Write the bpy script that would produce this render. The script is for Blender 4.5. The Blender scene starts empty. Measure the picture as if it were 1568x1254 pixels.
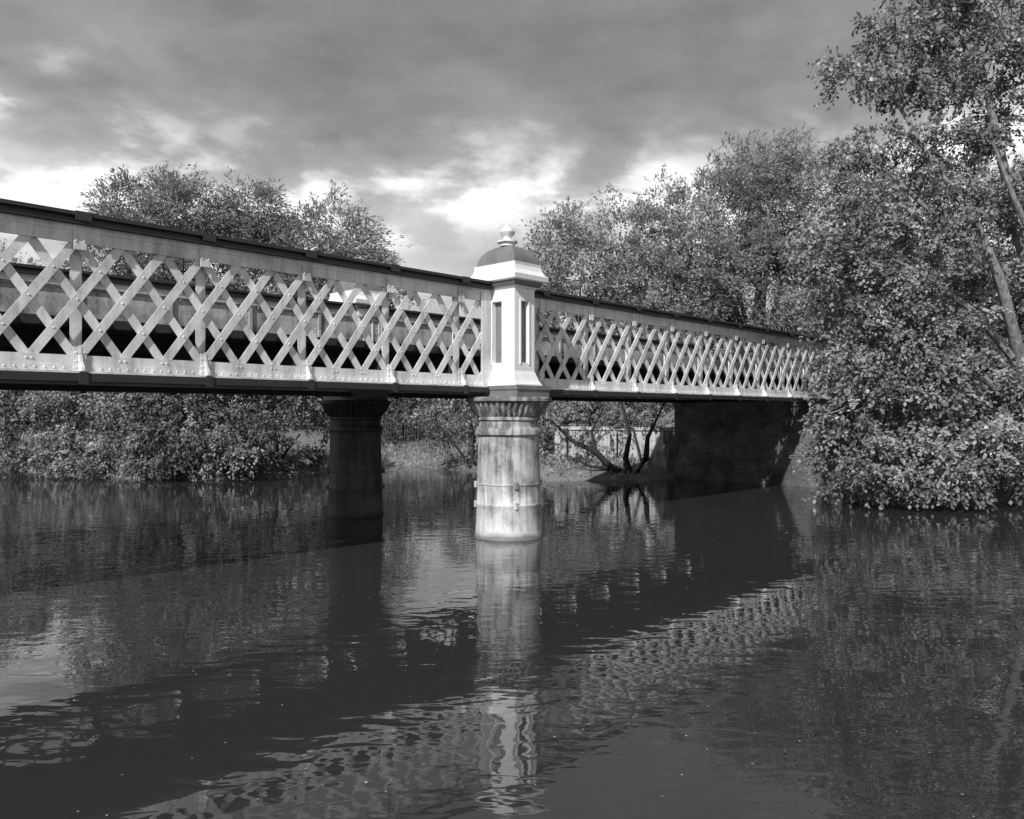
import bpy, math, numpy as np
from mathutils import Vector
rng = np.random.default_rng(7)
D = bpy.data
scene = bpy.context.scene
COL = scene.collection

# ---------------------------------------------------------------- helpers
def obj_from(name, verts, faces, mat, parent=None, smooth=False):
    me = D.meshes.new(name)
    me.from_pydata([tuple(v) for v in verts], [], faces)
    me.materials.append(mat)
    me.update()
    if smooth:
        me.polygons.foreach_set('use_smooth', [True]*len(me.polygons))
        try: me.set_sharp_from_angle(angle=math.radians(40))
        except Exception: pass
    o = D.objects.new(name, me); COL.objects.link(o)
    if parent: o.parent = parent
    return o

def quad_mesh(name, V, shade, mat, parent=None):
    """V (N,4,3) quads, shade (N,)"""
    n = V.shape[0]
    me = D.meshes.new(name)
    me.vertices.add(n*4); me.vertices.foreach_set('co', V.reshape(-1).astype(np.float32))
    me.loops.add(n*4); me.loops.foreach_set('vertex_index', np.arange(n*4, dtype=np.int32))
    me.polygons.add(n); me.polygons.foreach_set('loop_start', np.arange(0, n*4, 4, dtype=np.int32))
    me.update(calc_edges=True)
    a = me.attributes.new('shade', 'FLOAT', 'FACE')
    a.data.foreach_set('value', shade.astype(np.float32))
    me.materials.append(mat)
    o = D.objects.new(name, me); COL.objects.link(o)
    if parent: o.parent = parent
    return o

def empty(name, loc=(0,0,0)):
    e = D.objects.new(name, None); e.location = loc; e.empty_display_size = .5
    COL.objects.link(e); return e

class MB:
    def __init__(s): s.v=[]; s.f=[]
    def add(s, vs, fs):
        b=len(s.v); s.v += [tuple(p) for p in vs]; s.f += [tuple(i+b for i in f) for f in fs]
    def box(s, x0,x1,y0,y1,z0,z1):
        if y0>y1: y0,y1=y1,y0
        if x0>x1: x0,x1=x1,x0
        s.add([(x0,y0,z0),(x1,y0,z0),(x1,y1,z0),(x0,y1,z0),(x0,y0,z1),(x1,y0,z1),(x1,y1,z1),(x0,y1,z1)],
              [(0,3,2,1),(4,5,6,7),(0,1,5,4),(1,2,6,5),(2,3,7,6),(3,0,4,7)])
    def bar(s, xa,za,xb,zb,w,y0,y1):
        if y0>y1: y0,y1=y1,y0
        dx,dz=xb-xa,zb-za; L=math.hypot(dx,dz)
        if L<.02: return
        nx,nz=-dz/L*w/2, dx/L*w/2
        p=[(xa+nx,za+nz),(xb+nx,zb+nz),(xb-nx,zb-nz),(xa-nx,za-nz)]
        s.add([(a,y0,c) for a,c in p]+[(a,y1,c) for a,c in p],
              [(0,1,2,3),(7,6,5,4),(0,4,5,1),(1,5,6,2),(2,6,7,3),(3,7,4,0)])
    def rivet(s,x,y,z,sg,r=.016,h=.010):
        vs=[(x+r*math.cos(k*math.pi/3),y,z+r*math.sin(k*math.pi/3)) for k in range(6)]
        vs+=[(x+r*.5*math.cos(k*math.pi/3),y-sg*h,z+r*.5*math.sin(k*math.pi/3)) for k in range(6)]
        s.add(vs,[(k,(k+1)%6,6+(k+1)%6,6+k) for k in range(6)]+[tuple(range(6,12))])
    def rloft(s, prof, cx, cy):
        vs=[];fs=[]
        for z,hx,hy in prof:
            vs += [(cx-hx,cy-hy,z),(cx+hx,cy-hy,z),(cx+hx,cy+hy,z),(cx-hx,cy+hy,z)]
        for i in range(len(prof)-1):
            for k in range(4):
                fs.append((i*4+k,i*4+(k+1)%4,i*4+4+(k+1)%4,i*4+4+k))
        fs.append((3,2,1,0)); m=(len(prof)-1)*4; fs.append((m,m+1,m+2,m+3))
        s.add(vs,fs)
    def revolve(s, prof, cx, cy, seg=64, flute=None):
        vs=[];fs=[]
        for z,r in prof:
            for k in range(seg):
                a=2*math.pi*k/seg; rr=r
                if flute and flute[0]<=z<=flute[1]: rr=r*(1+flute[3]*(abs(math.cos(flute[2]*a/2))-.6))
                vs.append((cx+rr*math.cos(a),cy+rr*math.sin(a),z))
        for i in range(len(prof)-1):
            for k in range(seg):
                fs.append((i*seg+k,i*seg+(k+1)%seg,(i+1)*seg+(k+1)%seg,(i+1)*seg+k))
        fs.append(tuple(range(seg))[::-1]); m=(len(prof)-1)*seg; fs.append(tuple(range(m,m+seg)))
        s.add(vs,fs)
    def tube(s, pts, rad, seg=7):
        pts=[Vector(p) for p in pts]; vs=[];fs=[]
        for i,p in enumerate(pts):
            t=(pts[min(i+1,len(pts)-1)]-pts[max(i-1,0)])
            if t.length<1e-6: t=Vector((0,0,1))
            t.normalize()
            u=t.cross(Vector((.31,.17,.2)) if abs(t.z)>.9 else Vector((0,0,1))).normalized(); w=t.cross(u)
            for k in range(seg):
                a=2*math.pi*k/seg
                vs.append(p+(u*math.cos(a)+w*math.sin(a))*rad[i])
        for i in range(len(pts)-1):
            for k in range(seg):
                fs.append((i*seg+k,i*seg+(k+1)%seg,(i+1)*seg+(k+1)%seg,(i+1)*seg+k))
        s.add(vs,fs)
    def make(s,name,mat,parent=None,smooth=False): return obj_from(name,s.v,s.f,mat,parent,smooth)

# ---------------------------------------------------------------- materials
class NT:
    def __init__(s,name):
        s.m=D.materials.new(name); s.m.use_nodes=True; s.t=s.m.node_tree; s.n=s.t.nodes; s.l=s.t.links
        s.b=s.n['Principled BSDF']; s.out=s.n['Material Output']
    def node(s,ty,**k):
        n=s.n.new(ty)
        for a,v in k.items(): setattr(n,a,v)
        return n
    def noise(s,vec,scale,detail=5,rough=.55,dist=0):
        n=s.node('ShaderNodeTexNoise'); n.inputs['Scale'].default_value=scale; n.inputs['Detail'].default_value=detail
        n.inputs['Roughness'].default_value=rough; n.inputs['Distortion'].default_value=dist
        s.l.new(vec,n.inputs['Vector']); return n.outputs['Fac']
    def mapv(s,vec,sc=(1,1,1),rot=(0,0,0)):
        n=s.node('ShaderNodeMapping'); n.inputs['Scale'].default_value=sc; n.inputs['Rotation'].default_value=rot
        s.l.new(vec,n.inputs['Vector']); return n.outputs['Vector']
    def ramp(s,fac,stops):
        n=s.node('ShaderNodeValToRGB'); cr=n.color_ramp
        while len(cr.elements)<len(stops): cr.elements.new(.5)
        for e,(p,v) in zip(cr.elements,stops): e.position=p; e.color=(v,v,v,1)
        s.l.new(fac,n.inputs['Fac']); return n.outputs['Color']
    def math(s,op,a,b=None):
        n=s.node('ShaderNodeMath',operation=op)
        for i,x in enumerate((a,b)):
            if x is None: continue
            if isinstance(x,(int,float)): n.inputs[i].default_value=x
            else: s.l.new(x,n.inputs[i])
        return n.outputs[0]
    def mul(s,a,b): return s.math('MULTIPLY',a,b)
    def bump(s,h,strength=.4,dist=.01):
        n=s.node('ShaderNodeBump'); n.inputs['Strength'].default_value=strength; n.inputs['Distance'].default_value=dist
        s.l.new(h,n.inputs['Height']); s.l.new(n.outputs[0],s.b.inputs['Normal'])

def weathered(name, base, dark, rough=.55, streak=.5, blotch=.5, spec=.4, bumpd=.004, waterline=False):
    t=NT(name); co=t.node('ShaderNodeTexCoord').outputs['Object']
    st=t.noise(t.mapv(co,(9,9,.8)),1.0,4,.6); bl=t.noise(co,2.2,6,.65); fi=t.noise(co,28,3,.6)
    f1=t.ramp(st,[(.42,0.0),(.72,streak)]); f2=t.ramp(bl,[(.45,0.0),(.68,blotch)]); f3=t.ramp(fi,[(.6,0),(.72,.35)])
    s=t.math('ADD',f1,f2); s=t.math('ADD',s,f3); s=t.math('MINIMUM',s,1.0)
    if waterline:
        sep=t.node('ShaderNodeSeparateXYZ'); t.l.new(co,sep.inputs[0])
        zz=t.math('ADD',sep.outputs['Z'],t.mul(t.math('SUBTRACT',bl,.5),.25))
        wl=t.ramp(zz,[(0.03,.9),(.14,0)]); s=t.math('MAXIMUM',s,wl)
        hi=t.ramp(t.math('DIVIDE',t.math('ADD',sep.outputs['Z'],t.mul(t.math('SUBTRACT',st,.5),1.6)),3.0),[(.15,0),(.30,.22),(.62,.28),(.80,.62)])
        s=t.math('MINIMUM',t.math('ADD',s,hi),1.0)
    inv=t.math('SUBTRACT',1.0,s)
    v=t.math('ADD',t.mul(inv,base),t.mul(s,dark))
    t.l.new(v,t.b.inputs['Base Color']); t.b.inputs['Roughness'].default_value=rough
    t.b.inputs['Specular IOR Level'].default_value=spec
    t.bump(t.math('ADD',bl,t.mul(fi,.5)),.5,bumpd)
    return t.m

M_paint=weathered('white_paint_weathered',.78,.24,.5,.45,.40)
M_paint2=weathered('bright_white_paint',.85,.4,.45,.2,.12)
M_panel=weathered('parapet_paint',.46,.10,.6,.5,.8)
M_slot=weathered('recess_shade_paint',.20,.08,.6,.5,.6)  # post slots: shade of the recess put into a darker paint
M_dark=weathered('dark_iron',.035,.02,.6,.3,.5)
M_dome=weathered('grey_lead_paint',.18,.09,.5,.3,.4)
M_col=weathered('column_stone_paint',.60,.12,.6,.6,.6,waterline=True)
M_col2=weathered('column_shaded_paint',.10,.03,.6,.7,.6,waterline=True)  # far pier: darker column paint, with the deck's shade put into the colour
M_conc=weathered('old_concrete',.46,.07,.85,.6,.8,bumpd=.02)
M_deck=weathered('deck_timber',.035,.015,.8,.4,.5)

def brick_mat():
    t=NT('sooty_brick'); co=t.node('ShaderNodeTexCoord').outputs['Object']
    sep=t.node('ShaderNodeSeparateXYZ'); t.l.new(co,sep.inputs[0])
    cb=t.node('ShaderNodeCombineXYZ'); t.l.new(t.math('ADD',sep.outputs[0],sep.outputs[1]),cb.inputs[0]); t.l.new(sep.outputs[2],cb.inputs[1])
    b=t.node('ShaderNodeTexBrick'); t.l.new(cb.outputs[0],b.inputs['Vector'])
    b.inputs['Scale'].default_value=1; b.inputs['Brick Width'].default_value=.23; b.inputs['Row Height'].default_value=.078
    b.inputs['Mortar Size'].default_value=.008
    b.inputs['Color1'].default_value=(.10,.10,.10,1); b.inputs['Color2'].default_value=(.055,.055,.055,1); b.inputs['Mortar'].default_value=(.14,.14,.14,1)
    bl=t.ramp(t.noise(co,1.4,7,.65),[(.35,.35),(.65,1.3)])
    mx=t.node('ShaderNodeMix',data_type='RGBA',blend_type='MULTIPLY'); mx.inputs[0].default_value=1
    t.l.new(b.outputs['Color'],mx.inputs[6]); t.l.new(bl,mx.inputs[7]); t.l.new(mx.outputs[2],t.b.inputs['Base Color'])
    t.b.inputs['Roughness'].default_value=.9
    t.bump(b.outputs['Fac'],-.5,.006)
    return t.m
M_brick=brick_mat()

def leaf_mat(name, lo, hi, trans=.0, rough=.5, spec=.2):
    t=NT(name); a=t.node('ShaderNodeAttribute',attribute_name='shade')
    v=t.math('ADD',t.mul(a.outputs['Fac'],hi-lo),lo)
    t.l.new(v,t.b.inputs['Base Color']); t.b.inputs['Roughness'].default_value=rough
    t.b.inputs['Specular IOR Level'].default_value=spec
    if trans>0:
        tr=t.node('ShaderNodeBsdfTranslucent'); t.l.new(t.mul(v,1.3),tr.inputs['Color'])
        mx=t.node('ShaderNodeMixShader'); mx.inputs[0].default_value=trans
        t.l.new(t.b.outputs[0],mx.inputs[1]); t.l.new(tr.outputs[0],mx.inputs[2]); t.l.new(mx.outputs[0],t.out.inputs['Surface'])
    return t.m
M_willow=leaf_mat('willow_leaves',.13,.32,.35)
M_birch=leaf_mat('birch_leaves',.16,.38,.35)
M_syc=leaf_mat('sycamore_leaves',.10,.40,.25,.4,.35)
M_bush=leaf_mat('bush_leaves',.10,.36,.2)
M_far=leaf_mat('distant_leaves',.07,.16)
M_float=leaf_mat('floating_debris',.25,.6,0)

def bark(name,a,b):
    t=NT(name); co=t.node('ShaderNodeTexCoord').outputs['Object']
    n=t.noise(t.mapv(co,(10,10,2)),1.5,6,.65)
    t.l.new(t.ramp(n,[(.35,a),(.65,b)]),t.b.inputs['Base Color']); t.b.inputs['Roughness'].default_value=.9
    t.bump(n,.8,.03); return t.m
M_bark=bark('bark_grey',.05,.17); M_barkp=bark('bark_pale',.15,.42); M_barkd=bark('bark_dark',.012,.04)
M_barks=bark('bark_sycamore',.08,.28)

def ground_mat():
    t=NT('bank_ground'); co=t.node('ShaderNodeTexCoord').outputs['Object']
    a=t.noise(co,.5,8,.65); b=t.noise(co,14,5,.7)
    v=t.mul(t.ramp(a,[(.35,.10),(.65,.26)]),t.ramp(b,[(.3,.5),(.7,1.3)]))
    t.l.new(v,t.b.inputs['Base Color']); t.b.inputs['Roughness'].default_value=.95; t.bump(b,.8,.06); return t.m
M_ground=ground_mat()

def water_mat():
    t=NT('river_water'); co=t.node('ShaderNodeTexCoord').outputs['Object']
    big=t.noise(co,.22,3,.5,.6)
    amp=t.ramp(big,[(.38,.25),(.50,.7),(.66,1.0)])
    v1=t.mapv(co,(.75,1.4,1),(0,0,math.radians(-14)))
    w1=t.noise(v1,3.4,1,.4,.5); w2=t.noise(v1,9,1,.5,.3); w3=t.noise(co,.8,2,.5,.2)
    h=t.math('ADD',t.mul(w1,1.0),t.mul(w2,.16)); h=t.mul(h,amp); h=t.math('ADD',h,t.mul(w3,.8))
    t.b.inputs['Base Color'].default_value=(.030,.030,.030,1)
    t.b.inputs['Roughness'].default_value=.0; t.b.inputs['IOR'].default_value=1.70
    t.bump(h,1.0,.0058)
    return t.m
M_water=water_mat()

# ---------------------------------------------------------------- bridge
BX,BY=-.06,14.55
ANG=math.atan2(.726,.688); ca,sa=math.cos(ANG),math.sin(ANG)
bridge=empty('lattice_girder_bridge',(BX,BY,0)); bridge.rotation_euler=(0,0,ANG)
T0,T1=-15.0,14.6
ZF0,ZF1=2.57,2.69      # bottom flange
ZP1=2.88; ZL1=4.20; ZC1=4.41; ZT=4.54
PIT=.51; SL=1.38
def girder(tag,yf,sg,gaps):
    light=MB(); lat=MB(); dark=MB()
    Y=lambda d: yf+sg*d
    for (a,b) in gaps:
        light.box(a,b,Y(-.016),Y(0),ZF1,ZP1); light.box(a,b,Y(-.016),Y(0),ZL1,ZC1)
        light.box(a,b,Y(.10),Y(.115),ZF1,ZP1-.02); light.box(a,b,Y(.10),Y(.115),ZL1+.02,ZC1)
        light.box(a,b,Y(-.028),Y(-.017),ZF1+.002,ZF1+.075); light.box(a,b,Y(-.028),Y(-.017),ZC1-.075,ZC1-.002)
        dark.box(a,b,Y(-.15),Y(.25),ZF0,ZF1-.025); light.box(a,b,Y(-.11),Y(.22),ZF1-.024,ZF1)
        dark.box(a,b,Y(-.12),Y(.24),ZC1+.001,ZC1+.05); dark.box(a,b,Y(-.085),Y(.2),ZC1+.051,ZC1+.085)
        dark.box(a,b,Y(-.15),Y(.27),ZC1+.086,ZT)
        run=(ZL1-ZP1+.10)/SL
        zb,zt=ZP1-.05,ZL1+.05
        k0=int(math.floor((a-run)/PIT))-1
        k=k0
        while k*PIT<b:
            xs=k*PIT
            p,q=max(xs,a+.05),min(xs+run,b-.05)
            if q-p>.08: lat.bar(p,zb+(p-xs)*SL,q,zb+(q-xs)*SL,.105,Y(.002),Y(.018))
            if q-p>.08:
                lat.bar(p,zt-(p-xs)*SL,q,zt-(q-xs)*SL,.105,Y(.034),Y(.050))
                lat.bar(p,zt-(p-xs)*SL,q,zt-(q-xs)*SL,.02,Y(.050),Y(.10))
            k+=1
        x=a+.06
        while x<b-.03:
            for z in (ZF1+.04,ZC1-.04): light.rivet(x,Y(-.028),z,sg)
            x+=.102
        k=k0
        while k*PIT<b:
            for z,ph in ((ZP1-.05,0),(ZL1+.045,0)):
                for dx in (-.03,.03):
                    xx=k*PIT+dx
                    if a+.05<xx<b-.05: light.rivet(xx,Y(-.016),z,sg)
            k+=1
        k=k0
        while k*PIT<b:
            for j in range(0,6):
                m=k-2+j
                xc=((zt-zb)/SL+k*PIT+m*PIT)/2; zc=zb+(xc-k*PIT)*SL
                if a+.1<xc<b-.1 and zb+.1<zc<zt-.08: lat.rivet(xc,Y(.002),zc,sg,.016,.009)
            k+=1
        for (e0,e1) in ((a,a+.26),(b-.26,b)):
            light.box(e0,e1,Y(-.034),Y(-.029),ZF1+.004,ZC1-.004)
            z=ZF1+.08
            while z<ZC1-.05:
                light.rivet(e0+.04,Y(-.034),z,sg,.012,.006); light.rivet(e1-.05,Y(-.034),z,sg,.012,.006); z+=.12
    st=[-1.0-1.53*i for i in range(10)]+[1.1+1.53*i for i in range(9)]
    for x in st:
        if any(a+.15<x<b-.15 for a,b in gaps):
            light.box(x-.07,x+.07,Y(-.040),Y(-.029),ZF1+.003,ZP1+.1)
            light.box(x-.07,x+.07,Y(-.040),Y(-.029),ZL1-.08,ZC1-.003)
            light.box(x-.065,x+.065,Y(.102),Y(.114),ZP1-.018,ZL1+.018)
            light.box(x-.012,x+.012,Y(.116),Y(.20),ZF1+.003,ZC1-.003)
            pr=[(0.040,ZP1+.12),(.055,ZP1-.0),(.09,ZF1+.11),(.145,ZF1+.045),(.15,ZF1+.003),(.040,ZF1+.003)]
            vs=[(x-.016,Y(-d),z) for d,z in pr]+[(x+.016,Y(-d),z) for d,z in pr]
            n=len(pr)
            light.add(vs,[tuple(range(n)),tuple(range(2*n-1,n-1,-1))]+[(i,(i+1)%n,n+(i+1)%n,n+i) for i in range(n)])
            for zz in (ZF1+.05,ZF1+.12,ZP1+.03):
                for dx in (-.045,.045): light.rivet(x+dx,Y(-.040),zz,sg)
            for zz in (ZC1-.05,ZC1-.12,ZL1+.02):
                for dx in (-.045,.045): light.rivet(x+dx,Y(-.040),zz,sg)
            dark.box(x-.09,x+.09,Y(-.158),Y(-.151),ZC1+.03,ZT+.008)
            dark.box(x-.05,x+.05,Y(-.165),Y(-.152),ZF0-.03,ZF1-.01)
    light.make(tag+'_plates',M_paint,bridge); lat.make(tag+'_lattice',M_paint,bridge); dark.make(tag+'_flanges',M_dark,bridge)
girder('near_girder',.20,1,[(T0,-.27),(.27,T1)])
girder('far_girder',4.45,-1,[(T0,-.27),(.27,T1)])
pp=MB()
x=T0
while x<T1:
    pp.box(x+.01,min(x+1.52,T1),4.20,4.215,3.36,4.22); pp.box(x-.03,x+.03,4.16,4.199,3.36,4.26)
    for z in np.arange(3.45,4.2,.12):
        pp.rivet(x+.07,4.20,z,1); pp.rivet(x+1.46,4.20,z,1)
    x+=1.53
pp.box(T0,T1,4.15,4.24,4.261,4.30)
pp.make('parapet_plates',M_panel,bridge)
dk=MB(); dk.box(T0,T1,.42,4.14,3.24,3.35)
for x in [-1.0-1.53*i for i in range(10)]+[.05]+[1.1+1.53*i for i in range(9)]:
    dk.box(x-.015,x+.015,.42,4.22,2.82,3.238); dk.box(x-.09,x+.09,.42,4.21,2.78,2.818)
for y in (1.2,1.9,2.7,3.4):
    dk.box(T0,T1,y-.06,y+.06,3.02,3.236)
dk.make('deck_and_cross_beams',M_deck,bridge)

def pier(tag,cy,sg,finial,mcol):
    c=MB()
    prof=[(-1.6,.615),(.03,.615),(.06,.60),(.56,.585),(.575,.595),(.60,.595),(.615,.582),(.93,.572),(.94,.583),(.965,.583),(.975,.570),
          (1.80,.548),(1.83,.60),(1.89,.605),(1.93,.58),(1.96,.545),(2.06,.54),(2.09,.575),(2.13,.575),(2.15,.55)]
    c.revolve(prof,0,cy,72)
    for a in range(4):
        an=math.pi/4+a*math.pi/2+.2
        for z in (.6,.95):
            c.box(math.cos(an)*.59-.03,math.cos(an)*.59+.03,cy+math.sin(an)*.59-.03,cy+math.sin(an)*.59+.03,z-.06,z+.05)
    c.make(tag+'_column',mcol,bridge,True)
    f=MB(); pr=[(2.151,.555)]
    for i in range(9):
        s=i/8; pr.append((2.152+.25*s,.555+.145*math.sin(s*math.pi/2)))
    pr+=[(2.403,.735)]
    f.revolve(pr,0,cy,240,(2.152,2.403,40,.09))
    f.make(tag+'_fluted_capital',mcol,bridge,False)
    g=MB(); g.revolve([(2.404,.75),(2.42,.775),(2.47,.775),(2.49,.74)],0,cy,72)
    g.make(tag+'_capital_ring',mcol,bridge,True)
    d=MB(); d.rloft([(2.491,.42,.60),(2.60,.42,.60),(2.62,.44,.62),(2.69,.44,.62)],0,cy)
    d.make(tag+'_bearing_block',M_dome,bridge)
    cy2=cy+.03*sg
    p=MB(); hx,hy=.26,.42; e=.085
    p.rloft([(2.691,.36,.52),(2.72,.36,.52),(2.74,.34,.50),(2.80,.31,.47),(2.90,hx+.02,hy+.02),(2.95,hx,hy),(2.99,hx,hy)],0,cy2)
    p.rloft([(4.331,hx,hy),(4.40,hx,hy),(4.42,hx+.03,hy+.03),(4.45,hx+.04,hy+.04)],0,cy2)
    for sx in (-1,1):
        xo,xi=sx*hx,sx*(hx-e)
        p.box(xo,xi,cy2-hy,cy2-.12,2.992,4.329); p.box(xo,xi,cy2+.12,cy2+hy,2.992,4.329)
        p.box(xo,xi,cy2-.119,cy2+.119,2.992,3.10); p.box(xo,xi,cy2-.119,cy2+.119,4.19,4.329)
        for yy in (-.150,.120):
            p.box(sx*(hx+.001),sx*(hx+.014),cy2+yy,cy2+yy+.03,3.07,4.22)
        for zz in (3.07,4.192):
            p.box(sx*(hx+.001),sx*(hx+.012),cy2-.119,cy2+.119,zz,zz+.029)
    for sy in (-1,1):
        yo,yi=cy2+sy*hy,cy2+sy*(hy-e); w=hx-e-.001
        p.box(-w,-.10,yo,yi,2.992,4.329); p.box(.10,w,yo,yi,2.992,4.329)
        p.box(-.099,.099,yo,yi,2.992,3.10); p.box(-.099,.099,yo,yi,4.19,4.329)
        for xx in (-.128,.10):
            p.box(xx,xx+.028,cy2+sy*(hy+.001),cy2+sy*(hy+.014),3.07,4.22)
    p.make(tag+'_post',M_paint2,bridge)
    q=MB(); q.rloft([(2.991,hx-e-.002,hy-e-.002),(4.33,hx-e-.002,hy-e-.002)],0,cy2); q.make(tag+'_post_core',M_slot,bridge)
    k=MB(); k.rloft([(4.451,hx+.07,hy+.07),(4.49,hx+.10,hy+.10),(4.53,hx+.10,hy+.10)],0,cy2)
    k.make(tag+'_cornice_shadow_mould',M_dome,bridge)
    k=MB(); k.rloft([(4.531,hx+.14,hy+.14),(4.55,hx+.17,hy+.17),(4.63,hx+.18,hy+.18),(4.65,hx+.15,hy+.15),(4.72,hx+.10,hy+.10),(4.80,hx+.08,hy+.08),(4.85,hx+.09,hy+.09)],0,cy2)
    k.make(tag+'_cornice',M_paint2,bridge)
    dm=MB(); pf=[(4.851,hx+.055,hy+.055)]
    for i in range(0,13):
        a=i/12*math.pi/2*.86
        r=math.cos(a)
        pf.append((4.86+.36*math.sin(a),(hx+.05)*r,(hy+.05)*r))
    pf.append((pf[-1][0]+.01,.07,.09))
    dm.rloft(pf,0,cy2); dm.make(tag+'_dome',M_dome,bridge)
    if finial:
        fn=MB(); fn.revolve([(z+.06+(z-5.15)*.12,r*1.15) for z,r in [(5.15,.12),(5.20,.12),(5.21,.16),(5.235,.16),(5.245,.08),(5.29,.06),(5.31,.07),(5.34,.105),(5.38,.12),(5.42,.105),(5.45,.07),(5.47,.045),(5.50,.04),(5.53,.02),(5.56,.004)]],0,cy2,24)
        fn.make(tag+'_finial',M_paint,bridge,True)
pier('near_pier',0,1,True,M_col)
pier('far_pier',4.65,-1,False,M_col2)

def abut(tag,a,b,inner):
    m=MB(); m.box(a,b,-.75,4.95,-1.5,2.45); m.make(tag+'_abutment',M_brick,bridge)
    m=MB(); m.box(a-.06,b+.06,-.81,5.01,2.451,2.59); m.make(tag+'_bearing_course',M_brick,bridge)
    m=MB()
    for y in (-.75,4.66):
        m.box(inner[0],inner[1],y,y+.29,2.591,4.3); m.box(inner[0]-.04,inner[1]+.04,y-.05,y+.34,4.301,4.42)
    m.make(tag+'_wing_parapet',M_brick,bridge)
    m=MB(); m.box(inner[0],inner[1],-.44,4.64,2.592,3.3); m.make(tag+'_approach_deck',M_deck,bridge)
abut('far_bank',13.4,20,(14.7,20)); abut('near_bank',-21,-13.6,(-21,-15.1))

# ---------------------------------------------------------------- river & terrain
poly=np.array([(-400,330),(-80,80),(-35,42),(-20.6,32.5),(-14.2,27.8),(-10.3,26.6),(-7.9,27.7),(-7.1,31),(-5.2,35),(-1.6,31),(1,26.4),(5.0,26.9),(5.6,28),
 (9.6,23.8),(12,20.2),(17,14.5),(30,6),(120,-40),(400,-200),(400,-260),(100,-60),(20,-12),(3,-1.5),(-2,1.8),(-8,6.5),(-14,13),(-26,24),(-42,38),(-95,75),(-400,290)],float)
def sdist(X,Y):
    d=np.full(X.shape,1e9); ins=np.zeros(X.shape,bool); n=len(poly)
    for i in range(n):
        ax,ay=poly[i]; bx,by=poly[(i+1)%n]
        ex,ey=bx-ax,by-ay; t=np.clip(((X-ax)*ex+(Y-ay)*ey)/(ex*ex+ey*ey),0,1)
        d=np.minimum(d,np.hypot(X-ax-t*ex,Y-ay-t*ey))
        c=((ay>Y)!=(by>Y)); 
        with np.errstate(divide='ignore',invalid='ignore'):
            xi=(bx-ax)*(Y-ay)/((by-ay) if by!=ay else 1e-9)+ax
        ins^=c&(X<xi)
    return np.where(ins,-d,d)
def height(X,Y):
    d=sdist(X,Y)
    nz=.12*np.sin(X*1.3+np.sin(Y*.9)*2)*np.sin(Y*1.1+.5*X)+.05*np.sin(3.1*X+1)*np.sin(2.7*Y)
    h=np.where(d<0,np.maximum(d*.6,-1.3),np.minimum(d*.45,.35)+.11*np.clip(d-.8,0,10))
    h=h+nz*np.clip(d*.6,0,1)
    tx=(X-BX)*ca+(Y-BY)*sa; ty=-(X-BX)*sa+(Y-BY)*ca
    for s in (tx-14.5,-tx-15):
        e=np.clip(s/1.5,0,1)*np.clip(1-(np.abs(ty-2.1)-3.2)/6,0,1)
        h=np.where((d>0)&(e>0),np.maximum(h,np.minimum(3.1*e,3.1)),h)
    return h
N=320
u=np.linspace(-1,1,N); gx=7*np.sinh(u*5.2); gy=22+7*np.sinh(u*5.2)
X,Y=np.meshgrid(gx,gy); Z=height(X,Y)
V=np.stack([X,Y,Z],-1).reshape(-1,3)
idx=np.arange(N*N).reshape(N,N)
F=np.stack([idx[:-1,:-1],idx[:-1,1:],idx[1:,1:],idx[1:,:-1]],-1).reshape(-1,4)
g=obj_from('ground',V.tolist(),F.tolist(),M_ground,None,False)
g.data.polygons.foreach_set('use_smooth',[True]*len(g.data.polygons))
obj_from('river_water',[(-600,-500,0),(600,-500,0),(600,700,0),(-600,700,0)],[(0,1,2,3)],M_water)

w=MB()
def wall_seg(m,p,q,th,z0,z1):
    p,q=Vector((*p,0)),Vector((*q,0)); d=(q-p).normalized(); n=Vector((-d.y,d.x,0))*th
    vs=[p,q,q+n,p+n]; m.add([(v.x,v.y,z0) for v in vs]+[(v.x,v.y,z1) for v in vs],[(0,3,2,1),(4,5,6,7),(0,1,5,4),(1,2,6,5),(2,3,7,6),(3,0,4,7)])
wall_seg(w,(1.6,30.2),(5.75,28.5),.35,-.3,1.62); wall_seg(w,(1.55,30.15),(5.76,28.43),.48,1.621,1.74)
for k in range(3):
    px=1.9+k*1.75; py=30.02-(px-1.6)*.41; w.box(px-.11,px+.11,py-.10,py+.1,-.2,1.60)
w.make('concrete_river_wall',M_conc)

def railing(p,q,z0,z1,name):
    m=MB(); p=np.array(p,float);q=np.array(q,float); L=np.linalg.norm(q-p); n=int(L/.13)
    for i in range(n+1):
        c=p+(q-p)*i/n; r=.012 if i%12 else .035
        m.box(c[0]-r,c[0]+r,c[1]-r,c[1]+r,z0-.3,z1+(.06 if r>.02 else 0))
    for z in (z0+.12,z1-.06):
        a=(p[0],p[1],z); b=(q[0],q[1],z); m.tube([a,b],[.022,.022],6)
    m.make(name,M_dark)
railing((-7.5,38.2),(-.5,37.4),.8,1.85,'metal_railing')
railing((13.2,25.0),(18.5,19.5),2.2,3.3,'metal_railing')

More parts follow.
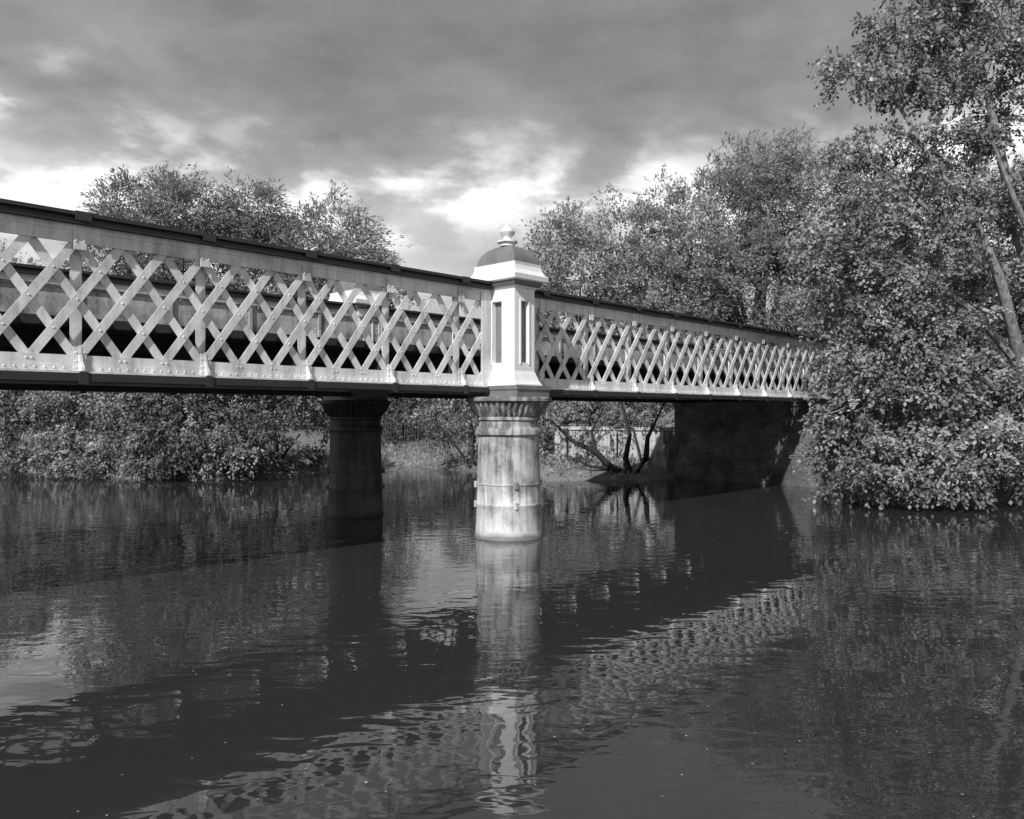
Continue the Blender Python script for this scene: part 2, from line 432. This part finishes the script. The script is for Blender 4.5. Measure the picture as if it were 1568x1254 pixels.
# ---------------------------------------------------------------- vegetation
def nrm(a): return a/np.maximum(np.linalg.norm(a,axis=-1,keepdims=True),1e-9)
def sprays(roots,dirs,L,n,ll,lw,droop,spread,shade0):
    N=len(roots)
    s=((np.arange(n)+.6)/n)[None,:,None]
    P=roots[:,None,:]+dirs[:,None,:]*(L[:,None,None]*s); P=P+np.array([0,0,-1.])*droop*L[:,None,None]*s**2
    T=dirs[:,None,:]+np.array([0,0,-1.])*2*droop*s
    ld=nrm(T+rng.normal(size=(N,n,3))*spread)
    wd=nrm(np.cross(ld,rng.normal(size=(N,n,3))*.5+np.array([-.2,-.5,.8])))
    P=P+rng.normal(size=P.shape)*ll*.25
    sz=rng.uniform(.6,1.3,(N,n,1)); l=ll*sz; w=lw*sz*.5
    nn=np.cross(ld,wd)
    Q=np.stack([P,P+ld*l*.45+wd*w+nn*w*.25,P+ld*l,P+ld*l*.45-wd*w+nn*w*.25],2).reshape(-1,4,3)
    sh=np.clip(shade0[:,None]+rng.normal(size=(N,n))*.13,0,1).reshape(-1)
    return Q,sh
def crown(blobs,dens,clump_r,per,n,L,ll,lw,droop=.2,spread=.6,bias=(0,0,.3),shell=.45,zmin=None):
    Qs=[];Ss=[];C=[]
    bias=np.array(bias)
    for (cx,cy,cz,rx,ry,rz) in blobs:
        K=max(4,int(dens*(rx*ry*rz)**(2/3)))
        d=nrm(rng.normal(size=(K,3))); r=(shell+(1-shell)*rng.random((K,1))**.6)*rng.uniform(.84,1.14,(K,1))
        cc=np.array([cx,cy,cz])+d*r*np.array([rx,ry,rz])
        if zmin is not None: cc[:,2]=np.maximum(cc[:,2],zmin+rng.random(K)*.3)
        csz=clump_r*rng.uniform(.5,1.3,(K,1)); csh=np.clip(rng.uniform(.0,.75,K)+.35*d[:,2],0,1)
        C.append((np.array([cx,cy,cz]),cc))
        dd=np.repeat(d,per,0); c2=np.repeat(cc,per,0); z2=np.repeat(csz,per,0)
        off=rng.normal(size=c2.shape)*z2*.45; off[:,2]*=.6
        roots=c2+off
        dirs=nrm(dd*.7+nrm(off)*.5+rng.normal(size=dd.shape)*.45+bias)
        Ls=L*rng.uniform(.5,1.4,len(roots))
        q,s=sprays(roots,dirs,Ls,n,ll,lw,droop,spread,np.repeat(csh,per))
        if zmin is not None:
            ok=q[:,:,2].min(1)>.02; q=q[ok]; s=s[ok]
        Qs.append(q);Ss.append(s)
    return np.concatenate(Qs),np.concatenate(Ss),C
def jit_path(a,b,n,j,sag=0):
    a=np.array(a,float);b=np.array(b,float); out=[]
    for i in range(n+1):
        s=i/n; p=a+(b-a)*s+ (rng.normal(size=3)*j if 0<i<n else 0); p[2]+=sag*4*s*(1-s); out.append(tuple(p))
    return out
def tree(name,limbs,blobs,leafmat,barkmat,twigs=5,twr=.03,**kw):
    e=empty(name,limbs[0][0][0])
    off=np.array(limbs[0][0][0])
    m=MB(); skel=[]
    for pts,rads in limbs:
        m.tube(pts,rads,9)
        for i in range(len(pts)-1):
            for s in (0,.33,.66,1): 
                skel.append((np.array(pts[i])*(1-s)+np.array(pts[i+1])*s, rads[i]*(1-s)+rads[i+1]*s))
    Q,S,C=crown(blobs,**kw)
    for c,cc in C:
        best=min(skel,key=lambda k:np.linalg.norm(k[0]-c)+max(0,(k[0][2]-c[2]))*1.5)
        L=np.linalg.norm(best[0]-c); r0=min(best[1]*.7,.03+.02*L)
        pa=jit_path(best[0],c,4,.05*L,.04*L); m.tube(pa,list(np.linspace(r0,r0*.5,5)),6)
        for j in rng.choice(len(cc),min(twigs,len(cc)),replace=False):
            st=pa[int(rng.integers(2,5))]
            m.tube(jit_path(st,cc[j],3,.05*np.linalg.norm(cc[j]-c),0),[twr,twr*.8,twr*.5,twr*.2],5)
    a=m.make('trunk_and_limbs',barkmat,e,True); b=quad_mesh('foliage',Q,S,leafmat,e)
    a.location=-off; b.location=-off
    return e
def simple_limbs(x,y,z0,h,r,spread=1.2,n=4):
    L=[([(x,y,z0-.3),(x+.1,y,z0+h*.2),(x-.1,y+.1,z0+h*.45),(x+.1,y,z0+h*.7)],[r,r*.8,r*.6,r*.3])]
    for i in range(n):
        a=rng.uniform(0,6.28); s=spread*rng.uniform(.6,1.2)
        L.append(([(x-.0,y+.05,z0+h*.25),(x+math.cos(a)*s*.6,y+math.sin(a)*s*.5,z0+h*.5),(x+math.cos(a)*s*1.4,y+math.sin(a)*s*1.2,z0+h*.8)],[r*.55,r*.35,r*.15]))
    return L
WK=dict(dens=15,clump_r=.62,per=13,n=10,L=.85,ll=.22,lw=.065,droop=.35,spread=.28,bias=(.45,0,.35),shell=.6)
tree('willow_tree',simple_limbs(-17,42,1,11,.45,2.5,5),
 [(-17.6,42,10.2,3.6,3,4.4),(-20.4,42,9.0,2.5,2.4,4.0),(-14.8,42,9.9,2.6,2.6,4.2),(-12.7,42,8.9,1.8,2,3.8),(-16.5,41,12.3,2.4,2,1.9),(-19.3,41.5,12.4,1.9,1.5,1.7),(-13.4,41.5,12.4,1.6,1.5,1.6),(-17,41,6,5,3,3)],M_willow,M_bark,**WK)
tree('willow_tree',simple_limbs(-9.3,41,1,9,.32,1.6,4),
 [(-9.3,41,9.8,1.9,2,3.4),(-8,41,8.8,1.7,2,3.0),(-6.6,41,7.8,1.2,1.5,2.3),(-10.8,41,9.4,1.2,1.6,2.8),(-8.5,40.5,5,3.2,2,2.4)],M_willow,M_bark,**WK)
tree('willow_tree',simple_limbs(-25,43,1,7,.3,1.6,4),
 [(-25.5,43,6.8,3.0,2.5,3.1),(-29,44,7.5,3,3,4),(-23,42,5,2.4,2,2.8)],M_willow,M_bark,**WK)
BK=dict(dens=18,clump_r=.5,per=11,n=9,L=.7,ll=.18,lw=.07,droop=.25,spread=.4,bias=(.1,0,.4),shell=.5)
tree('birch_tree',[([(1.9,37,.8),(2.0,37,4),(1.9,37,7),(2.3,37,10)],[.14,.12,.09,.04]),([(1.9,37,2),(1.3,37,5),(1.0,37,8.2)],[.1,.07,.03]),([(2.0,37,3),(3,36.8,6),(3.2,37,9)],[.09,.06,.03])],
 [(1.1,37,8.1,.8,1.0,1.7),(.55,37,7.0,.55,.9,1.0),(2.3,37,9.7,1.2,1.2,2.1),(3.3,37,8.3,1.1,1.4,2.5),(2.2,37,6.2,1.6,1.4,1.8),(1.7,37,4.4,1.6,1.4,1.4)],M_birch,M_barkp,**BK)
tree('willow_tree',simple_limbs(6,38,1,9,.3,1.5,5),
 [(5.2,38,9.6,1.5,1.6,3.0),(6.9,38,10,1.5,1.6,2.9),(6.2,37,7,2.6,1.8,3.0),(4.6,37.5,6.2,1.6,1.6,2.6),(8.4,38,9.2,1.8,2,3.4),(6,37,4,3.2,1.8,2)],M_birch,M_bark,**BK)
tree('ash_tree',simple_limbs(12.5,41,1.2,12,.4,2.6,6),
 [(10.6,41,11.6,1.9,2,3.2),(12.4,41,12.8,2.2,2.4,3.2),(14.9,41,12.6,2.4,2.4,3.4),(17.5,41,12,2.4,2.4,3.4),(12,40,8.5,3.4,2.4,3.2),(16,40,8.5,3.6,2.4,3.4),(10,40,5,3,2,3),(14.5,39.5,4.8,3.6,2,3)],M_willow,M_bark,**WK)
tree('ash_tree',simple_limbs(20,34,1.5,10,.35,2.4,6),
 [(18,34,9.5,2.6,2.4,3),(21,34,9,2.8,2.4,3.4),(17,33,6,2.8,2.4,3),(21,33,5,3.2,2.4,3),(14.5,33,5.6,2.0,2,2.8),(15,33,3.4,2.4,2,2)],M_far,M_bark,**WK)

SK=dict(dens=18,clump_r=.35,per=7,n=8,L=.45,ll=.12,lw=.055,droop=.3,spread=.5,bias=(0,0,.1),shell=.3)
tree('alder_tree',[([(4.0,27.4,.0),(3.4,27.3,.35),(2.8,27.2,.95),(2.1,27.2,1.25),(1.3,27.2,2.0)],[.17,.13,.10,.07,.04]),
  ([(4.05,27.4,.0),(3.85,27.4,.7),(4.0,27.4,1.5),(3.6,27.4,3)],[.15,.10,.07,.04]),
  ([(4.1,27.4,.0),(4.55,27.4,.7),(4.6,27.4,1.4),(5.2,27.5,2.6)],[.14,.11,.08,.04]),
  ([(2.8,27.2,.95),(2.7,27.4,1.6),(3.1,27.4,2.4)],[.07,.05,.03]),
  ([(3.4,27.3,.35),(2.6,27.1,.45),(1.9,27.1,.8)],[.07,.05,.02])],
 [(1.3,27.5,2.9,1.0,.8,.7),(2.9,27.6,3.2,1.2,.8,.7),(4.6,27.8,3.3,1.1,.8,.7),(2.0,27.5,2.0,.5,.5,.4)],M_birch,M_barkd,**SK)

RK=dict(dens=48,clump_r=.24,per=9,n=9,L=.33,ll=.105,lw=.072,droop=.45,spread=.6,bias=(-.15,-.1,-.05),shell=.45,zmin=.22)
limbs=[([(14,21.3,.5),(13.2,20.6,2.0),(12.5,19.9,3.6),(11.6,19.2,5.4),(11.0,19.2,6.8),(10.0,19.4,8.4),(9.2,19.6,10.0),(8.8,19.6,10.8)],[.26,.20,.15,.12,.085,.06,.04,.025]),
 ([(14.1,21.3,.5),(13.8,20.8,4),(12.8,20.5,7),(11.8,20,10),(11.2,20,12.5)],[.28,.2,.14,.08,.04]),
 ([(13.2,20.6,2.0),(11.6,19.9,3.1),(10,19.6,3.4),(8.8,19.5,2.9)],[.14,.09,.06,.03]),
 ([(12.3,19.9,3.6),(11.2,19.6,4.7),(9.7,19.5,5.7),(8.4,19.6,6.3)],[.10,.075,.05,.03]),
 ([(13.4,20.6,4.6),(12.6,19.4,6.2),(11.8,19.0,7.3),(11.3,19,8.6)],[.10,.08,.06,.03]),
 ([(11.3,19.2,5.7),(10.2,19.4,6.9),(9.2,19.6,8.0),(8.3,19.6,8.5)],[.08,.06,.04,.02]),
 ([(13.2,20.6,1.6),(12,19.8,1.6),(10.6,19.3,1.2),(9.2,19.1,1.1)],[.10,.07,.05,.03])]
blobs=[(8.2,19.2,1.15,1.05,1.2,.85),(9.7,18.8,1.0,1.2,1.2,.8),(11.0,18.8,1.15,1.2,1.2,.9),(8.1,19.4,2.4,.9,1.0,.7),(9.8,19.4,2.7,1.2,1.2,1.0),(9.3,19.5,4.1,1.3,1.3,1.0),(8.0,19.7,3.6,.6,.8,.6),
 (8.2,19.6,5.1,1.1,1.1,1.0),(7.6,19.6,6.2,.75,.9,.7),(9.4,19.6,6.0,1.3,1.2,1.1),(8.6,19.6,7.3,.9,.9,.55),(10.4,19.8,7.5,1.2,1.1,.8),
 (8.0,19.7,8.5,.45,.6,.3),(9.1,19.7,8.8,.7,.8,.4),(10.9,20,8.9,.9,1,.6),(8.3,19.6,10.4,.7,.7,.5),(9.4,19.6,10.3,.65,.7,.45),(9.3,19.6,11.5,.9,.8,.55),(10.6,19.8,10.4,.8,.9,.5),(10.6,19.8,11.9,.9,.9,.6),
 (11.9,20,11,1.0,1.1,.8),(12.1,20,9.5,.9,1.1,.6),(12.4,20,12.6,1.1,1.1,.8),(10.2,19.6,13.1,1.2,1,.7),(12.7,20.4,7.6,.9,1.0,.6),(12.1,20.8,5.9,.8,.8,.5),(13.6,20.6,5.4,.9,1.0,.8),(10.6,19.9,4.4,.9,1.1,.7),
 (9.6,18.7,5.2,.5,.5,.35),(10.4,18.6,3.4,.6,.5,.4),(8.8,18.6,3.3,.5,.5,.35),(10.2,18.7,6.6,.6,.5,.4),
 (12.7,19.6,2.9,1.0,1.1,.6),(12.3,19.2,1.5,1.2,1.2,.8),(13.8,19.2,1.8,1.3,1.2,1.1),(14.6,20,8,1.6,1.4,1.4),(14.6,20,11,1.6,1.4,1.4),(14.8,20,4.5,1.4,1.2,1.2)]
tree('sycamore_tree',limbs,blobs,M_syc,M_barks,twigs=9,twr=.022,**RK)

def bush(name,x,y,z0,blobs,mat=M_bush,**kw):
    k=dict(dens=26,clump_r=.36,per=10,n=9,L=.42,ll=.13,lw=.07,droop=.4,spread=.6,bias=(0,-.2,.0),shell=.55,zmin=.1); k.update(kw)
    L=[([(x,y,z0-.2),(x+.1,y,z0+.6),(x,y,z0+1.5)],[.1,.08,.04]),([(x,y,z0-.2),(x+.5,y-.2,z0+.5),(x+1,y-.3,z0+1.1)],[.07,.05,.03]),([(x,y,z0-.2),(x-.5,y-.2,z0+.5),(x-1,y-.3,z0+1.1)],[.07,.05,.03])]
    return tree(name,L,blobs,mat,M_barkd,twigs=4,twr=.02,**k)
M_bushd=leaf_mat('dark_bush_leaves',.05,.16)
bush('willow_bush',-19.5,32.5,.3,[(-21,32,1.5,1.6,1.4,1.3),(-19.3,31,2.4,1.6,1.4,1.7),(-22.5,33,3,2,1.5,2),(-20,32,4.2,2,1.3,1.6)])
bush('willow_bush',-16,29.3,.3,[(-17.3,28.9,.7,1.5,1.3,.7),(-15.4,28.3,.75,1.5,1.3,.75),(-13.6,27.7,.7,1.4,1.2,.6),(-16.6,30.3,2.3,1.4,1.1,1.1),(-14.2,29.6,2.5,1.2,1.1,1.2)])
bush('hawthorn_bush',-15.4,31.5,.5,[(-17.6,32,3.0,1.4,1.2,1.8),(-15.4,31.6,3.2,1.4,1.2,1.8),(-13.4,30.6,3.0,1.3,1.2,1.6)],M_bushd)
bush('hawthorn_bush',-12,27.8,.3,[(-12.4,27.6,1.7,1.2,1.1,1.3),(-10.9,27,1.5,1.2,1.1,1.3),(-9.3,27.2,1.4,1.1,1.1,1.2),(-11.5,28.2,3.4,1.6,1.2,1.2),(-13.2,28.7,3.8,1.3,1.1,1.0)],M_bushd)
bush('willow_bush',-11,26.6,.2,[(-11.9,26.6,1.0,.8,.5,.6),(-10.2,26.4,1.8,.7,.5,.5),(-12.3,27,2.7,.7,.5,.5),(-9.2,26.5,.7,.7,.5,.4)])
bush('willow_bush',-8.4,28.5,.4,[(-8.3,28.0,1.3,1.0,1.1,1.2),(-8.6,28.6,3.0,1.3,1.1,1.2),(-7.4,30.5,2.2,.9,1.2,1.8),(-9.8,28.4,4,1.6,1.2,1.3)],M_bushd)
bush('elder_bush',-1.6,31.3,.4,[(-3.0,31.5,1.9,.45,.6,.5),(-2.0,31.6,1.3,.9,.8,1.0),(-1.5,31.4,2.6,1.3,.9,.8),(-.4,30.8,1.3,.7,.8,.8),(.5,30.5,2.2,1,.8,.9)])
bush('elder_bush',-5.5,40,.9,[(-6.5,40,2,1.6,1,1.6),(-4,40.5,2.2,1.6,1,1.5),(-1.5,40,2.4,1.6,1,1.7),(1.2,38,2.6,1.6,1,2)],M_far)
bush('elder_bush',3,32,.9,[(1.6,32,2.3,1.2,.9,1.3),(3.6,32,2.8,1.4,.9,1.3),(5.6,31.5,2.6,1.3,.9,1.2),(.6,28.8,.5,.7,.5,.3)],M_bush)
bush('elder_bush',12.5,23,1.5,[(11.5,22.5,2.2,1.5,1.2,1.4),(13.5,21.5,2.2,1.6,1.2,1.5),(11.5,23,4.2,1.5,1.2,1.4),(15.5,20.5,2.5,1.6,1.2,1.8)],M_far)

bl=[]
for i in range(44):
    x=-95+i*4.6+rng.normal()*.8; y=66+rng.normal()*4
    hh=rng.uniform(4.5,7); bl.append((x,y,hh*.5+.8,3.2,2.5,hh*.55))
Q,S,C=crown(bl,dens=7,clump_r=1.1,per=8,n=7,L=1.2,ll=.5,lw=.28,droop=.2,spread=.6,shell=.5)
quad_mesh('distant_trees',Q,S,M_far)
n=6000
gxs=rng.uniform(-24,16,n*3); gys=rng.uniform(16,40,n*3); dd=sdist(gxs,gys); ok=(dd>.05)&(dd<3); gxs,gys,dd=gxs[ok],gys[ok],dd[ok]
hz=height(gxs,gys); roots=np.stack([gxs,gys,hz],-1); dirs=nrm(rng.normal(size=roots.shape)*.35+np.array([0,0,1.]))
Q,S=sprays(roots,dirs,rng.uniform(.1,.35,len(roots)),4,.18,.04,.3,.3,rng.uniform(0,1,len(roots)))
quad_mesh('grass',Q,S,M_bush)

n=340
fx=rng.uniform(-5,7,n); fy=4.2+rng.random(n)**1.4*12; a=rng.uniform(0,6.28,n); s=rng.uniform(.003,.007,n)*(1+(rng.random(n)>.95)*1.6)
c=np.stack([fx,fy,np.full(n,.004)],-1)
d1=np.stack([np.cos(a),np.sin(a),np.zeros(n)],-1)*s[:,None]*1.6; d2=np.stack([-np.sin(a),np.cos(a),np.zeros(n)],-1)*s[:,None]
quad_mesh('floating_leaves',np.stack([c-d1,c-d2,c+d1,c+d2],1),rng.random(n),M_float)

# ---------------------------------------------------------------- light & sky
az=Vector((-.42,-.90,0)).normalized(); el=math.radians(37)
S_=Vector((az.x*math.cos(el),az.y*math.cos(el),math.sin(el)))
sd=D.lights.new('sun','SUN'); sd.energy=5.0; sd.angle=math.radians(.8); sd.color=(1,1,1)
so=D.objects.new('sun',sd); so.rotation_euler=(-S_).to_track_quat('-Z','Y').to_euler(); so.location=(0,0,30); COL.objects.link(so)

W=D.worlds.new('World'); scene.world=W; W.use_nodes=True; t=W.node_tree; nn,ll=t.nodes,t.links
class WN(NT):
    def __init__(s): s.t=t; s.n=nn; s.l=ll
w=WN(); bg=nn['Background']; bg.inputs['Strength'].default_value=.1
sky=w.node('ShaderNodeTexSky',sky_type='NISHITA'); sky.sun_disc=False; sky.sun_elevation=el; sky.sun_rotation=math.atan2(az.x,az.y)
bw=w.node('ShaderNodeRGBToBW'); ll.new(sky.outputs[0],bw.inputs[0])
gen=w.node('ShaderNodeTexCoord').outputs['Generated']
sep=w.node('ShaderNodeSeparateXYZ'); ll.new(gen,sep.inputs[0]); z=sep.outputs[2]
zc=w.math('MAXIMUM',z,0.0); den=w.math('ADD',zc,.40)
cb=w.node('ShaderNodeCombineXYZ'); ll.new(w.math('DIVIDE',sep.outputs[0],den),cb.inputs[0]); ll.new(w.math('DIVIDE',sep.outputs[1],den),cb.inputs[1])
ll.new(w.mul(z,2.0),cb.inputs[2])
A=w.noise(cb.outputs[0],1.7,5,.52,.15); B=w.noise(cb.outputs[0],.8,2,.5,0); Cn=w.noise(cb.outputs[0],5.0,7,.55,.15)
zz=w.math('ADD',zc,w.mul(w.math('SUBTRACT',A,.5),.24)); zz=w.math('ADD',zz,w.mul(w.math('SUBTRACT',B,.5),.16))
zz=w.math('ADD',zz,w.mul(w.math('SUBTRACT',Cn,.5),-.10))
r=w.ramp(zz,[(0,.62),(.17,.64),(.26,.82),(.31,.52),(.37,.34),(.46,.28),(.60,.26),(1,.34)])
det=w.ramp(Cn,[(.3,.78),(.7,1.24)])
band=w.ramp(zz,[(.15,0),(.23,1),(.29,1),(.36,0)])
puff=w.ramp(Cn,[(.46,0),(.58,.5)])
cl=w.mul(w.math('ADD',w.mul(r,det),w.mul(band,puff)),9.0)
mix=w.math('ADD',w.mul(cl,.95),w.mul(bw.outputs[0],.08))
cc=w.node('ShaderNodeCombineXYZ')
for i in range(3): ll.new(mix,cc.inputs[i])
ll.new(cc.outputs[0],bg.inputs['Color'])

# ---------------------------------------------------------------- camera
cd=D.cameras.new('camera'); cam=D.objects.new('camera',cd); COL.objects.link(cam)
cam.location=(0,0,2.18); cam.rotation_euler=(math.radians(90),0,0)
cd.sensor_width=36; cd.lens=36*1237/1568; cd.shift_y=.0051; cd.clip_end=3000; cd.clip_start=.05
scene.camera=cam
scene.view_settings.view_transform='Standard'; scene.view_settings.look='None'; scene.view_settings.exposure=0
